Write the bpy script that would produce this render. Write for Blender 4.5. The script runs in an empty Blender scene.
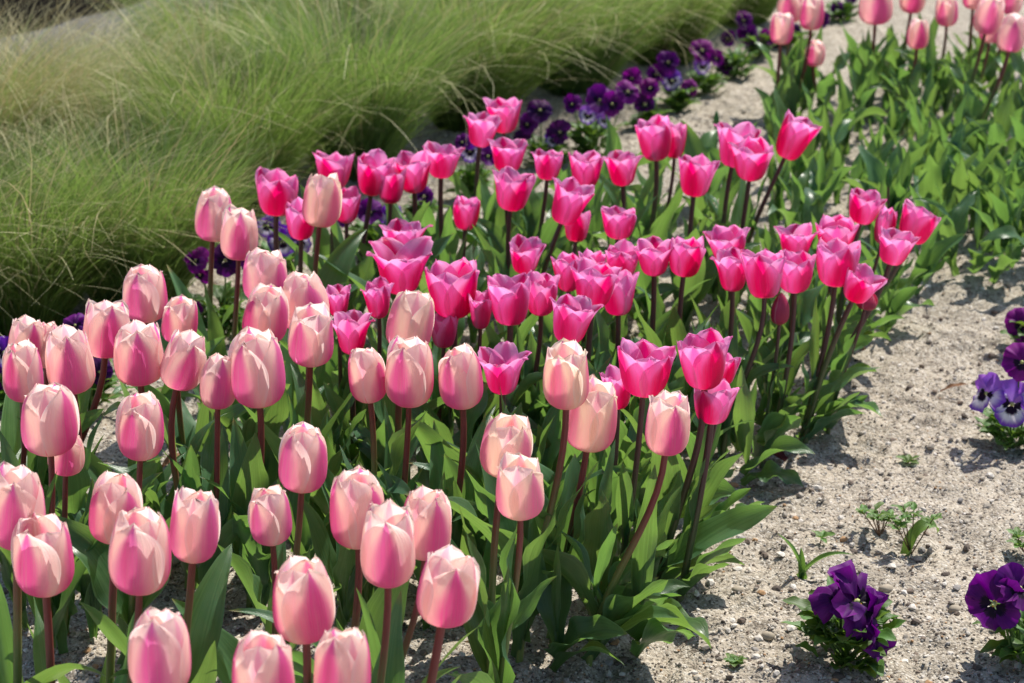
import bpy, math, random
import numpy as np
from mathutils import Vector, Matrix

random.seed(7)
rng = np.random.default_rng(7)
PI = math.pi
rad = math.radians
scene = bpy.context.scene
COL = scene.collection

# ------------------------------------------------------------------ camera
CAM_H, PITCH, FPX = 1.30, rad(21.0), 2061.0
cam_data = bpy.data.cameras.new("camera")
cam_data.sensor_width = 36.0
cam_data.lens = FPX / 1024.0 * 36.0
cam_data.clip_start = 0.05
cam_data.clip_end = 500.0
cam = bpy.data.objects.new("camera", cam_data)
cam.location = (0, 0, CAM_H)
cam.rotation_euler = (PI / 2 - PITCH, 0, 0)
COL.objects.link(cam)
scene.camera = cam
cam_data.dof.use_dof = True
cam_data.dof.focus_distance = 2.52
cam_data.dof.aperture_fstop = 7.6
cam_data.dof.aperture_blades = 7

# ------------------------------------------------------------------ sky, sun, exposure
SUN_AZ, SUN_EL = rad(38.0), rad(54.0)          # azimuth measured from straight ahead towards the right
world = bpy.data.worlds.new("World")
scene.world = world
world.use_nodes = True
wn = world.node_tree
sky = wn.nodes.new("ShaderNodeTexSky")
sky.sky_type = 'NISHITA'
sky.sun_disc = False
sky.sun_elevation = SUN_EL
sky.sun_rotation = SUN_AZ
bg = wn.nodes["Background"]
bg.inputs["Strength"].default_value = 0.115
wn.links.new(sky.outputs[0], bg.inputs["Color"])
sun_data = bpy.data.lights.new("sun", 'SUN')
sun_data.energy = 5.0
sun_data.angle = rad(0.53)
sun_data.color = (1.0, 0.95, 0.87)
sun = bpy.data.objects.new("sun", sun_data)
sun_vec = Vector((math.sin(SUN_AZ) * math.cos(SUN_EL), math.cos(SUN_AZ) * math.cos(SUN_EL), math.sin(SUN_EL)))
sun.rotation_euler = sun_vec.to_track_quat('Z', 'Y').to_euler()
sun.location = sun_vec * 20
COL.objects.link(sun)
scene.view_settings.view_transform = 'Standard'
scene.view_settings.look = 'None'
scene.view_settings.exposure = 0.36
scene.view_settings.gamma = 1.0
scene.view_settings.use_curve_mapping = False
scene.cycles.max_bounces = 8
scene.cycles.diffuse_bounces = 4
scene.cycles.transmission_bounces = 5
scene.cycles.sample_clamp_indirect = 6.0
scene.cycles.use_denoising = True

# ------------------------------------------------------------------ helpers
_cp, _sp = math.cos(PITCH), math.sin(PITCH)

def ray(px, py):
    a, b = (px - 512.0) / FPX, (341.5 - py) / FPX
    return Vector((a, _cp + b * _sp, -_sp + b * _cp))

def at(px, py, z=0.0):
    d = ray(px, py)
    return Vector((0, 0, CAM_H)) + d * ((z - CAM_H) / d.z)

def scale_at(p):
    """pixels per metre at a world point"""
    return FPX / (p.y * _cp + (CAM_H - p.z) * _sp)

def tag(o, label=None, cat=None, group=None, kind=None):
    if label: o['label'] = label
    if cat: o['category'] = cat
    if group: o['group'] = group
    if kind: o['kind'] = kind
    return o

def empty(name, loc, rz=0.0):
    o = bpy.data.objects.new(name, None)
    o.empty_display_size = 0.02
    o.location = loc
    o.rotation_euler = (0, 0, rz)
    COL.objects.link(o)
    return o

def link(name, me, mat, parent=None):
    o = bpy.data.objects.new(name, me)
    COL.objects.link(o)
    if mat: me.materials.append(mat)
    if parent is not None: o.parent = parent
    return o

def mesh(name, verts, faces, uvs=None, cols=None, smooth=True):
    me = bpy.data.meshes.new(name)
    verts = np.asarray(verts, dtype=np.float32)
    faces = np.asarray(faces, dtype=np.int32)
    nf, k = faces.shape
    me.vertices.add(len(verts)); me.vertices.foreach_set("co", verts.ravel())
    me.loops.add(nf * k); me.loops.foreach_set("vertex_index", faces.ravel())
    me.polygons.add(nf)
    me.polygons.foreach_set("loop_start", np.arange(0, nf * k, k, dtype=np.int32))
    me.polygons.foreach_set("loop_total", np.full(nf, k, dtype=np.int32))
    if uvs is not None:
        l = me.uv_layers.new(name="UVMap")
        l.data.foreach_set("uv", np.asarray(uvs, dtype=np.float32)[faces.ravel()].ravel())
    if cols is not None:
        a = me.color_attributes.new("tint", 'FLOAT_COLOR', 'POINT')
        c = np.ones((len(verts), 4), dtype=np.float32); c[:, :3] = cols
        a.data.foreach_set("color", c.ravel())
    me.polygons.foreach_set("use_smooth", np.full(nf, smooth, dtype=bool))
    me.update(calc_edges=True)
    me.validate()
    return me

def grid_faces(nu, nv, off=0, wrap=False):
    f = []
    for j in range(nv - 1):
        for i in range(nu if wrap else nu - 1):
            i2 = (i + 1) % nu
            f.append((off + j * nu + i, off + j * nu + i2, off + (j + 1) * nu + i2, off + (j + 1) * nu + i))
    return f

def spline(xs, ys, t):
    """smooth monotone-ish interpolation of a small table"""
    xs = np.asarray(xs, float); ys = np.asarray(ys, float)
    t = np.clip(t, xs[0], xs[-1])
    m = np.gradient(ys, xs)
    k = np.clip(np.searchsorted(xs, t, side='right') - 1, 0, len(xs) - 2)
    h = xs[k + 1] - xs[k]; s = (t - xs[k]) / h
    return ((1 + 2 * s) * (1 - s) ** 2 * ys[k] + s * (1 - s) ** 2 * h * m[k]
            + s * s * (3 - 2 * s) * ys[k + 1] + s * s * (s - 1) * h * m[k + 1])

class Buf:
    def __init__(self): self.v, self.f, self.uv, self.n = [], [], [], 0
    def add(self, v, f, uv):
        v = np.asarray(v, float)
        self.v.append(v); self.uv.append(np.asarray(uv, float))
        self.f.append(np.asarray(f, int) + self.n); self.n += len(v)
    def build(self, name, mat, parent=None):
        return link(name, mesh(name, np.concatenate(self.v), np.concatenate(self.f), np.concatenate(self.uv)), mat, parent)

def tube(pts, radii, ns=8):
    pts = [Vector(p) for p in pts]
    v, uv = [], []
    up = Vector((1, 0.13, 0.07))
    n = len(pts)
    for j, p in enumerate(pts):
        t = (pts[min(j + 1, n - 1)] - pts[max(j - 1, 0)]).normalized()
        a = (up - t * up.dot(t)).normalized(); b = t.cross(a)
        for i in range(ns):
            an = 2 * PI * i / ns
            v.append(p + (a * math.cos(an) + b * math.sin(an)) * radii[j]); uv.append((i / ns, j / (n - 1)))
    f = grid_faces(ns, n, 0, True)
    return [tuple(x) for x in v], f, uv

def cnoise(x, y, seed=0):
    """value noise on numpy arrays"""
    xi = np.floor(x).astype(np.int64); yi = np.floor(y).astype(np.int64)
    fx, fy = x - xi, y - yi
    fx = fx * fx * (3 - 2 * fx); fy = fy * fy * (3 - 2 * fy)
    def h(a, b):
        n = (a * 374761393 + b * 668265263 + seed * 2147483647) & 0xffffffff
        n = ((n ^ (n >> 13)) * 1274126177) & 0xffffffff
        return ((n ^ (n >> 16)) & 0xffff) / 65535.0 - 0.5
    return (h(xi, yi) * (1 - fx) + h(xi + 1, yi) * fx) * (1 - fy) + (h(xi, yi + 1) * (1 - fx) + h(xi + 1, yi + 1) * fx) * fy

def ground_z(x, y, fine=False):
    x = np.asarray(x, float); y = np.asarray(y, float)
    z = cnoise(x * 2.1, y * 2.1, 3) * 0.022 + cnoise(x * 7, y * 7, 5) * 0.012 + cnoise(x * 23, y * 23, 9) * 0.012
    if fine:
        z = z + cnoise(x * 48, y * 48, 11) * 0.013 + cnoise(x * 105, y * 105, 12) * 0.007
    return z

def gz(x, y): return float(ground_z(np.array([x]), np.array([y]))[0])

def ground_at(px, py):
    p = at(px, py, 0.0); p.z = gz(p.x, p.y); return p

# ------------------------------------------------------------------ materials
class NT:
    def __init__(self, name):
        self.m = bpy.data.materials.new(name); self.m.use_nodes = True
        self.t = self.m.node_tree; self.t.nodes.clear()
        self.out = self.n("ShaderNodeOutputMaterial")
    def n(self, typ, **kw):
        x = self.t.nodes.new(typ)
        for k, v in kw.items(): setattr(x, k, v)
        return x
    def l(self, a, b): self.t.links.new(a, b)
    def val(self, sock, x):
        if isinstance(x, (int, float)): sock.default_value = x
        elif isinstance(x, (tuple, list)): sock.default_value = tuple(x) + ((1.0,) if len(x) == 3 and len(sock.default_value) == 4 else ())
        else: self.l(x, sock)
    def math(self, op, a, b=0.0, c=0.0, clamp=False):
        x = self.n("ShaderNodeMath", operation=op, use_clamp=clamp)
        for i, q in enumerate((a, b, c)): self.val(x.inputs[i], q)
        return x.outputs[0]
    def mix(self, f, a, b, blend='MIX'):
        x = self.n("ShaderNodeMix", data_type='RGBA', blend_type=blend)
        self.val(x.inputs[0], f); self.val(x.inputs[6], a); self.val(x.inputs[7], b)
        return x.outputs[2]
    def ramp(self, x, lo, hi, a=0.0, b=1.0):
        m = self.n("ShaderNodeMapRange", interpolation_type='SMOOTHSTEP')
        self.val(m.inputs[0], x); self.val(m.inputs[1], lo); self.val(m.inputs[2], hi); self.val(m.inputs[3], a); self.val(m.inputs[4], b)
        return m.outputs[0]
    def noise(self, vec, scale, detail=3.0, rough=0.55):
        x = self.n("ShaderNodeTexNoise"); self.val(x.inputs["Scale"], scale); x.inputs["Detail"].default_value = detail
        x.inputs["Roughness"].default_value = rough
        if vec is not None: self.l(vec, x.inputs["Vector"])
        return x.outputs["Fac"]
    def uv(self):
        x = self.n("ShaderNodeUVMap"); x.uv_map = "UVMap"
        s = self.n("ShaderNodeSeparateXYZ"); self.l(x.outputs[0], s.inputs[0])
        return x.outputs[0], s.outputs[0], s.outputs[1]
    def vec(self, x, y, z=0.0):
        c = self.n("ShaderNodeCombineXYZ")
        self.val(c.inputs[0], x); self.val(c.inputs[1], y); self.val(c.inputs[2], z); return c.outputs[0]
    def rand(self): return self.n("ShaderNodeObjectInfo").outputs["Random"]
    def coord(self): return self.n("ShaderNodeTexCoord").outputs["Object"]
    def hsv(self, col, h=0.5, s=1.0, v=1.0):
        x = self.n("ShaderNodeHueSaturation"); self.val(x.inputs["Hue"], h); self.val(x.inputs["Saturation"], s); self.val(x.inputs["Value"], v)
        self.val(x.inputs["Color"], col); return x.outputs[0]
    def finish(self, col, trans=None, amount=0.0, rough=0.5, spec=0.4, bump=None, bstr=0.3, bdist=0.001):
        p = self.n("ShaderNodeBsdfPrincipled")
        self.val(p.inputs["Base Color"], col); self.val(p.inputs["Roughness"], rough); p.inputs["Specular IOR Level"].default_value = spec
        nrm = None
        if bump is not None:
            b = self.n("ShaderNodeBump"); b.inputs["Strength"].default_value = bstr; b.inputs["Distance"].default_value = bdist
            self.l(bump, b.inputs["Height"]); nrm = b.outputs[0]; self.l(nrm, p.inputs["Normal"])
        res = p.outputs[0]
        if amount > 0:
            t = self.n("ShaderNodeBsdfTranslucent"); self.val(t.inputs["Color"], trans if trans is not None else col)
            if nrm is not None: self.l(nrm, t.inputs["Normal"])
            ms = self.n("ShaderNodeMixShader"); ms.inputs[0].default_value = amount
            self.l(res, ms.inputs[1]); self.l(t.outputs[0], ms.inputs[2]); res = ms.outputs[0]
        self.l(res, self.out.inputs["Surface"])
        return self.m

def petal_material(name, edge, flame, base, width, strength, tip_pow, sat_t, amount):
    k = NT(name); uv, u, v = k.uv(); r = k.rand()
    a = k.math('ABSOLUTE', k.math('MULTIPLY_ADD', u, 2.0, -1.0))
    wob = k.noise(k.vec(k.math('MULTIPLY', u, 5.0), k.math('MULTIPLY', v, 2.0), k.math('MULTIPLY', r, 40.0)), 1.6, 2.0)
    fw = k.math('MULTIPLY_ADD', k.math('POWER', k.math('SUBTRACT', 1.0, v, clamp=True), tip_pow), width, 0.05)
    fw = k.math('MULTIPLY', fw, k.math('MULTIPLY_ADD', wob, 0.5, 0.78))
    q = k.math('DIVIDE', a, fw)
    mask = k.math('MULTIPLY', k.ramp(q, 0.28, 1.22, 1.0, 0.0), strength)
    veins = k.noise(k.vec(k.math('MULTIPLY', u, 42.0), k.math('MULTIPLY', v, 1.4), k.math('MULTIPLY', r, 17.0)), 1.0, 3.0)
    mask = k.math('ADD', mask, k.math('MULTIPLY', k.math('SUBTRACT', veins, 0.5), 0.60), clamp=True)
    col = k.mix(mask, edge, flame)
    col = k.mix(k.ramp(a, 0.86, 1.0, 0.0, 0.5), col, tuple(0.5 * c + 0.5 * 0.95 for c in edge))
    col = k.mix(k.ramp(v, 0.02, 0.14, 0.85, 0.0), col, base)
    col = k.hsv(col, k.math('MULTIPLY_ADD', r, 0.02, 0.49), k.math('MULTIPLY_ADD', r, 0.12, 0.94), k.math('MULTIPLY_ADD', veins, 0.40, 0.81))
    tr = k.hsv(col, 0.5, sat_t, 1.12)
    return k.finish(col, tr, amount, 0.42, 0.35, veins, 0.7, 0.0010)

M = {}
CREAM = (0.88, 0.76, 0.48)
M['pale_outer'] = petal_material("pale_petal_outer", (0.97, 0.80, 0.72), (0.75, 0.16, 0.44), CREAM, 0.88, 0.97, 0.68, 1.04, 0.62)
M['pale_inner'] = petal_material("pale_petal_inner", (0.96, 0.78, 0.71), (0.84, 0.36, 0.50), CREAM, 0.56, 0.7, 0.8, 1.04, 0.64)
M['cream_outer'] = petal_material("cream_petal_outer", (0.95, 0.82, 0.68), (0.80, 0.26, 0.47), CREAM, 0.74, 0.9, 0.72, 1.05, 0.60)
M['pink_outer'] = petal_material("pink_petal_outer", (0.92, 0.33, 0.64), (0.72, 0.014, 0.17), (0.94, 0.75, 0.64), 1.02, 1.0, 0.62, 1.02, 0.58)
M['pink_inner'] = petal_material("pink_petal_inner", (0.92, 0.38, 0.68), (0.83, 0.11, 0.41), (0.93, 0.75, 0.58), 0.7, 0.85, 0.5, 1.03, 0.55)
M['bud_petal'] = petal_material("bud_petal", (0.50, 0.03, 0.10), (0.38, 0.015, 0.06), (0.40, 0.10, 0.08), 0.9, 0.8, 0.5, 1.0, 0.25)

def leaf_material(name, dark, lite, trans, amount, rough=0.38):
    k = NT(name); uv, u, v = k.uv(); r = k.rand()
    veins = k.noise(k.vec(k.math('MULTIPLY', u, 26.0), k.math('MULTIPLY', v, 1.1), k.math('MULTIPLY', r, 31.0)), 1.0, 3.0, 0.6)
    blot = k.noise(k.vec(k.math('MULTIPLY', u, 3.0), k.math('MULTIPLY', v, 7.0), k.math('MULTIPLY', r, 19.0)), 1.3, 4.0)
    f = k.math('ADD', k.math('MULTIPLY', veins, 0.6), k.math('MULTIPLY', blot, 0.5), clamp=True)
    col = k.mix(k.ramp(f, 0.3, 0.8), dark, lite)
    a = k.math('ABSOLUTE', k.math('MULTIPLY_ADD', u, 2.0, -1.0))
    col = k.mix(k.ramp(a, 0.88, 1.0, 0.0, 0.55), col, tuple(c * 1.5 + 0.03 for c in lite))
    spots = k.ramp(k.noise(k.vec(k.math('MULTIPLY', u, 4.0), k.math('MULTIPLY', v, 16.0), r), 2.2, 5.0, 0.7), 0.68, 0.76)
    col = k.mix(k.math('MULTIPLY', spots, 0.45), col, (0.20, 0.17, 0.06))
    col = k.mix(k.math('MULTIPLY', k.ramp(k.math('ADD', v, k.math('MULTIPLY', k.math('SUBTRACT', r, 0.5), 0.12)), 0.965, 1.02), 0.7), col, (0.26, 0.16, 0.06))
    col = k.hsv(col, k.math('MULTIPLY_ADD', r, 0.03, 0.485), 1.0, k.math('MULTIPLY_ADD', r, 0.5, 0.75))
    tr = k.hsv(trans, k.math('MULTIPLY_ADD', r, 0.02, 0.49), 1.0, k.math('MULTIPLY_ADD', veins, 0.7, 0.6))
    return k.finish(col, tr, amount, rough, 0.45, veins, 0.35, 0.0012)
M['leaf'] = leaf_material("tulip_leaf", (0.032, 0.094, 0.042), (0.092, 0.18, 0.085), (0.24, 0.43, 0.07), 0.40, 0.30)
M['pansy_leaf'] = leaf_material("pansy_leaf", (0.05, 0.12, 0.025), (0.10, 0.20, 0.04), (0.22, 0.40, 0.04), 0.30, 0.5)
M['weed_leaf'] = leaf_material("weed_leaf", (0.08, 0.16, 0.04), (0.14, 0.25, 0.06), (0.25, 0.42, 0.06), 0.32, 0.5)

def stem_material(name, top, bottom, lo, hi):
    k = NT(name); uv, u, v = k.uv(); r = k.rand()
    n = k.noise(k.vec(k.math('MULTIPLY', u, 6.0), k.math('MULTIPLY', v, 5.0), k.math('MULTIPLY', r, 23.0)), 2.0, 3.0)
    vv = k.math('ADD', v, k.math('ADD', k.math('MULTIPLY', k.math('SUBTRACT', n, 0.5), 0.30), k.math('MULTIPLY', k.math('SUBTRACT', r, 0.5), 0.35)))
    col = k.mix(k.ramp(vv, lo, hi), bottom, top)
    col = k.hsv(col, 0.5, 1.0, k.math('MULTIPLY_ADD', n, 0.6, 0.7))
    return k.finish(col, None, 0, 0.42, 0.5)
M['stem_pale'] = stem_material("pale_tulip_stem", (0.17, 0.028, 0.030), (0.14, 0.19, 0.05), 0.36, 0.84)
M['stem_pink'] = stem_material("pink_tulip_stem", (0.095, 0.034, 0.036), (0.10, 0.12, 0.045), 0.25, 0.80)

def plain(name, col, rough=0.6, var=0.3, sc=60.0, amount=0.0, trans=None, spec=0.3):
    k = NT(name); n = k.noise(k.coord(), sc, 4.0); r = k.rand()
    c = k.hsv(col, 0.5, 1.0, k.math('ADD', k.math('MULTIPLY_ADD', n, var * 2, 1.0 - var), k.math('MULTIPLY', k.math('SUBTRACT', r, 0.5), var * 0.6)))
    return k.finish(c, trans, amount, rough, spec)
M['pistil'] = plain("pistil", (0.45, 0.5, 0.18))
M['weed_stem'] = plain("weed_stem", (0.16, 0.09, 0.05))
M['pansy_stem'] = plain("pansy_stem", (0.12, 0.2, 0.05))
M['withered'] = plain("withered_leaf", (0.26, 0.13, 0.06), 0.7, 0.4, 90.0, 0.2)
M['maroon'] = plain("dry_petal", (0.10, 0.018, 0.026), 0.6, 0.4, 70.0)
M['clod'] = plain("stone", (0.34, 0.29, 0.22), 0.9, 0.35, 60.0)
M['grass_base'] = plain("grass_crown", (0.24, 0.20, 0.10), 0.9, 0.5, 40.0)

def pansy_material(name, upper, edge, inner, blotch, white=0.0):
    """petal coloured from its throat (v = 0) to its rim (v = 1)"""
    k = NT(name); uv, u, v = k.uv(); r = k.rand()
    n = k.noise(k.vec(k.math('MULTIPLY', u, 30.0), k.math('MULTIPLY', v, 3.0), k.math('MULTIPLY', r, 13.0)), 1.0, 3.0)
    vv = k.math('ADD', v, k.math('MULTIPLY', k.math('SUBTRACT', n, 0.5), 0.30))
    col = k.mix(k.ramp(vv, 0.60, 0.95), inner, edge)
    col = k.mix(k.ramp(vv, 0.40, 0.52, 1.0, 0.0), col, blotch)
    col = k.mix(k.ramp(v, 0.03, 0.09, 1.0, 0.0), col, (0.8, 0.5, 0.03))
    col = k.hsv(col, k.math('MULTIPLY_ADD', r, 0.03, 0.485), 1.0, k.math('MULTIPLY_ADD', n, 0.5, 0.75))
    return k.finish(col, k.hsv(col, 0.5, 1.05, 1.25), 0.38, 0.6, 0.2, n, 0.25, 0.0006)
DK = (0.012, 0.004, 0.02)
M['pansy_purple_top'] = pansy_material("pansy_purple_top", 0, (0.17, 0.012, 0.22), (0.115, 0.007, 0.155), (0.08, 0.005, 0.12))
M['pansy_purple_face'] = pansy_material("pansy_purple_face", 0, (0.14, 0.012, 0.19), (0.095, 0.007, 0.14), DK)
M['pansy_dark_top'] = pansy_material("pansy_dark_top", 0, (0.085, 0.010, 0.10), (0.055, 0.006, 0.075), (0.04, 0.005, 0.06))
M['pansy_dark_face'] = pansy_material("pansy_dark_face", 0, (0.075, 0.010, 0.12), (0.05, 0.006, 0.08), DK)
M['pansy_lilac_top'] = pansy_material("pansy_lilac_top", 0, (0.34, 0.12, 0.56), (0.36, 0.15, 0.60), (0.38, 0.18, 0.60))
M['pansy_lilac_face'] = pansy_material("pansy_lilac_face", 0, (0.20, 0.07, 0.50), (0.76, 0.72, 0.80), DK)
M['pansy_violet_top'] = pansy_material("pansy_violet_top", 0, (0.16, 0.03, 0.42), (0.14, 0.025, 0.36), (0.13, 0.02, 0.33))
M['pansy_violet_face'] = pansy_material("pansy_violet_face", 0, (0.13, 0.03, 0.36), (0.62, 0.56, 0.72), DK)
M['pansy_magenta_top'] = pansy_material("pansy_magenta_top", 0, (0.24, 0.014, 0.22), (0.19, 0.010, 0.18), (0.15, 0.008, 0.15))
M['pansy_magenta_face'] = pansy_material("pansy_magenta_face", 0, (0.20, 0.012, 0.22), (0.15, 0.010, 0.17), DK)

def grass_material(name, a, b, trans, amount):
    k = NT(name); uv, u, v = k.uv()
    n = k.noise(k.vec(k.math('MULTIPLY', u, 57.0), 0.0, 0.0), 1.0, 1.0)
    big = k.noise(k.coord(), 5.0, 2.0)
    col = k.mix(k.ramp(k.math('ADD', k.math('MULTIPLY', n, 0.7), k.math('MULTIPLY', big, 0.5)), 0.35, 0.85), a, b)
    col = k.mix(k.math('MULTIPLY', k.ramp(v, 0.65, 1.0), 0.28), col, (0.32, 0.31, 0.12))
    r = k.rand()
    col = k.hsv(col, k.math('MULTIPLY_ADD', r, 0.035, 0.497), k.math('MULTIPLY_ADD', r, -0.2, 1.05), k.math('MULTIPLY_ADD', r, 0.4, 0.8))
    return k.finish(col, k.hsv(trans, 0.5, 1.0, k.math('MULTIPLY_ADD', n, 0.6, 0.7)), amount, 0.5, 0.3)
M['grass'] = grass_material("feather_grass", (0.052, 0.13, 0.025), (0.20, 0.28, 0.075), (0.28, 0.42, 0.08), 0.46)
M['straw'] = grass_material("feather_grass_straw", (0.50, 0.40, 0.20), (0.62, 0.52, 0.31), (0.55, 0.44, 0.22), 0.25)

def soil_material(name, a, b, dark, light, spec=0.1):
    k = NT(name); c = k.coord()
    n1 = k.noise(c, 9.0, 4.0); n2 = k.noise(c, 75.0, 4.0, 0.65); n3 = k.noise(c, 260.0, 3.0, 0.7); n4 = k.noise(c, 520.0, 2.0, 0.7)
    vo = k.n("ShaderNodeTexVoronoi"); vo.inputs["Scale"].default_value = 300.0; k.l(c, vo.inputs["Vector"])
    sep = k.n("ShaderNodeSeparateColor"); k.l(vo.outputs["Color"], sep.inputs[0])
    col = k.mix(k.ramp(n1, 0.3, 0.7), a, b)
    col = k.mix(k.math('MULTIPLY', k.ramp(n2, 0.48, 0.66), 0.66), col, dark)
    col = k.mix(k.math('MULTIPLY', k.ramp(sep.outputs[0], 0.62, 0.98), 0.75), col, light)
    col = k.mix(k.math('MULTIPLY', k.ramp(sep.outputs[1], 0.80, 0.97), 0.8), col, dark)
    col = k.mix(k.math('MULTIPLY', k.ramp(n3, 0.56, 0.72), 0.5), col, dark)
    col = k.hsv(col, 0.5, 1.0, k.math('MULTIPLY_ADD', n4, 0.9, 0.55))
    h = k.math('ADD', k.math('MULTIPLY', n3, 0.5), k.math('ADD', k.math('MULTIPLY', n2, 0.8), k.math('MULTIPLY', k.math('SUBTRACT', 1.0, vo.outputs["Distance"]), 0.25)))
    return k.finish(col, None, 0, 1.0, spec, h, 0.9, 0.006)
M['sand'] = soil_material("sandy_soil", (0.47, 0.41, 0.325), (0.36, 0.315, 0.25), (0.09, 0.073, 0.057), (0.62, 0.575, 0.50))
M['deep_shade'] = soil_material("painted_shade", (0.010, 0.009, 0.008), (0.014, 0.012, 0.010), (0.005, 0.005, 0.004), (0.022, 0.019, 0.016), 0.0)  # near-black colour stands in for deep shade
M['path'] = soil_material("grey_path", (0.17, 0.16, 0.15), (0.10, 0.10, 0.095), (0.05, 0.05, 0.045), (0.24, 0.23, 0.21))
k = NT("pebbles"); at_ = k.n("ShaderNodeAttribute"); at_.attribute_name = "tint"
M['pebble'] = k.finish(k.hsv(at_.outputs["Color"], 0.5, 1.0, k.math('MULTIPLY_ADD', k.noise(k.coord(), 300.0, 3.0), 0.6, 0.7)), None, 0, 0.85, 0.2)

# ------------------------------------------------------------------ setting: ground, path, painted shade beyond the path
def axis(lo, hi, step, out):
    core = np.arange(lo, hi + step / 2, step)
    d, ex = step, []
    while (ex[-1] if ex else 0) < out:
        d *= 1.28; ex.append((ex[-1] if ex else 0) + d)
    ex = np.array(ex)
    return np.concatenate([(lo - ex)[::-1], core, hi + ex])
gx = axis(-1.15, 1.25, 0.0085, 150.0); gy = axis(1.9, 5.2, 0.0085, 150.0)
X, Y = np.meshgrid(gx, gy)
Z = ground_z(X, Y, True)
far = np.clip((np.hypot(X, Y - 3) - 4.0) / 4.0, 0, 1); Z = Z * (1 - far)
nx, ny = len(gx), len(gy)
ii = np.arange(nx * ny).reshape(ny, nx)
F = np.stack([ii[:-1, :-1], ii[:-1, 1:], ii[1:, 1:], ii[1:, :-1]], -1).reshape(-1, 4)
g = link("ground", mesh("ground", np.stack([X, Y, Z], -1).reshape(-1, 3), F), M['sand'])
tag(g, "pale sandy gritty soil of the flower bed", kind='structure')

def strip(name, left, right, mat, z, label):
    """raised band between two lines of ground points, with a bevelled edge"""
    v, f = [], []
    n = len(left)
    for a, b in zip(left, right):
        a, b = Vector(a), Vector(b)
        m = (b - a)
        for t, zz in ((0.0, -0.02), (0.004, z * 0.8), (0.03, z), (0.25, z + 0.004), (0.5, z + 0.007), (0.75, z + 0.004), (0.97, z), (0.996, z * 0.8), (1.0, -0.02)):
            p = a + m * t; v.append((p.x, p.y, zz + cnoise(np.array([p.x * 9]), np.array([p.y * 9]), 4)[0] * 0.012))
    me = mesh(name, v, grid_faces(9, n))
    o = link(name, me, mat); tag(o, label, kind='structure'); return o

def line(pts, n=24):
    xs = np.linspace(0, 1, len(pts)); t = np.linspace(0, 1, n)
    w = [at(*p) for p in pts]
    return list(zip(spline(xs, [p.x for p in w], t), spline(xs, [p.y for p in w], t), np.zeros(n)))
edge_near = line([(-260, 200), (-90, 125), (0, 92), (90, 70), (180, 42), (330, -18), (600, -110)])
edge_far = line([(-260, 128), (-90, 78), (0, 50), (90, 27), (170, 3), (330, -62), (600, -130)])
strip("path", edge_near, edge_far, M['path'], 0.035, "pale grey weathered path behind the feathery grass")
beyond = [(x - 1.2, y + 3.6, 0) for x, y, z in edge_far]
strip("shade_sheet", [(x, y + 0.02, z) for x, y, z in edge_far], beyond, M['deep_shade'], 0.018, "dark ground beyond the grey path, its deep shade painted in")  # dark sheet whose colour paints the deep shadow behind the path

# pebbles and crumbs of soil lying on the sand
ico_v, ico_f = [], []
ph = (1 + 5 ** 0.5) / 2
for a, b in ((1, ph), (-1, ph), (1, -ph), (-1, -ph)): ico_v.append((a, b, 0))
for a, b in ((1, ph), (-1, ph), (1, -ph), (-1, -ph)): ico_v.append((0, a, b))
for a, b in ((1, ph), (-1, ph), (1, -ph), (-1, -ph)): ico_v.append((b, 0, a))
ico_v = np.array(ico_v, float) / math.hypot(1, ph)
dd = np.linalg.norm(ico_v[:, None] - ico_v[None], axis=2)
for a in range(12):
    for b in range(a + 1, 12):
        for c in range(b + 1, 12):
            if max(dd[a, b], dd[b, c], dd[a, c]) < 1.1:
                n = np.cross(ico_v[b] - ico_v[a], ico_v[c] - ico_v[a])
                ico_f.append((a, b, c) if np.dot(n, ico_v[a]) > 0 else (a, c, b))
ico_f = np.array(ico_f)
NP = 55000
py_ = 2.05 + 3.1 * rng.random(NP) ** 1.5
px_ = (rng.random(NP) * 2 - 1) * (0.26 * py_ + 0.12)
sz = 0.0008 + 0.0012 * rng.random(NP) + 0.0055 * rng.random(NP) ** 22
pal = np.array([(0.44, 0.39, 0.32), (0.34, 0.30, 0.25), (0.60, 0.555, 0.49), (0.18, 0.14, 0.11), (0.10, 0.08, 0.065), (0.38, 0.23, 0.12), (0.27, 0.25, 0.23)])
ci = rng.choice(len(pal), NP, p=[0.24, 0.16, 0.22, 0.14, 0.10, 0.05, 0.09])
pz = ground_z(px_, py_, True)
V = ico_v[None] * (1 + 0.5 * (rng.random((NP, 12, 1)) - 0.5)) * sz[:, None, None] * np.stack([0.8 + 0.6 * rng.random(NP), 0.8 + 0.6 * rng.random(NP), 0.5 + 0.4 * rng.random(NP)], -1)[:, None, :]
an = rng.random(NP) * 6.28; ca, sa = np.cos(an), np.sin(an)
Vx = V[..., 0] * ca[:, None] - V[..., 1] * sa[:, None]; Vy = V[..., 0] * sa[:, None] + V[..., 1] * ca[:, None]
V = np.stack([Vx + px_[:, None], Vy + py_[:, None], V[..., 2] + (pz + sz * 0.25)[:, None]], -1)
Fp = (ico_f[None] + (np.arange(NP) * 12)[:, None, None]).reshape(-1, 3)
Cp = np.repeat(pal[ci] * (0.8 + 0.4 * rng.random((NP, 1))), 12, axis=0)
o = link("gravel", mesh("gravel", V.reshape(-1, 3), Fp, None, Cp, smooth=False), M['pebble'])
tag(o, "small grit and pebbles scattered over the sandy soil", "gravel", kind='stuff')

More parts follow.
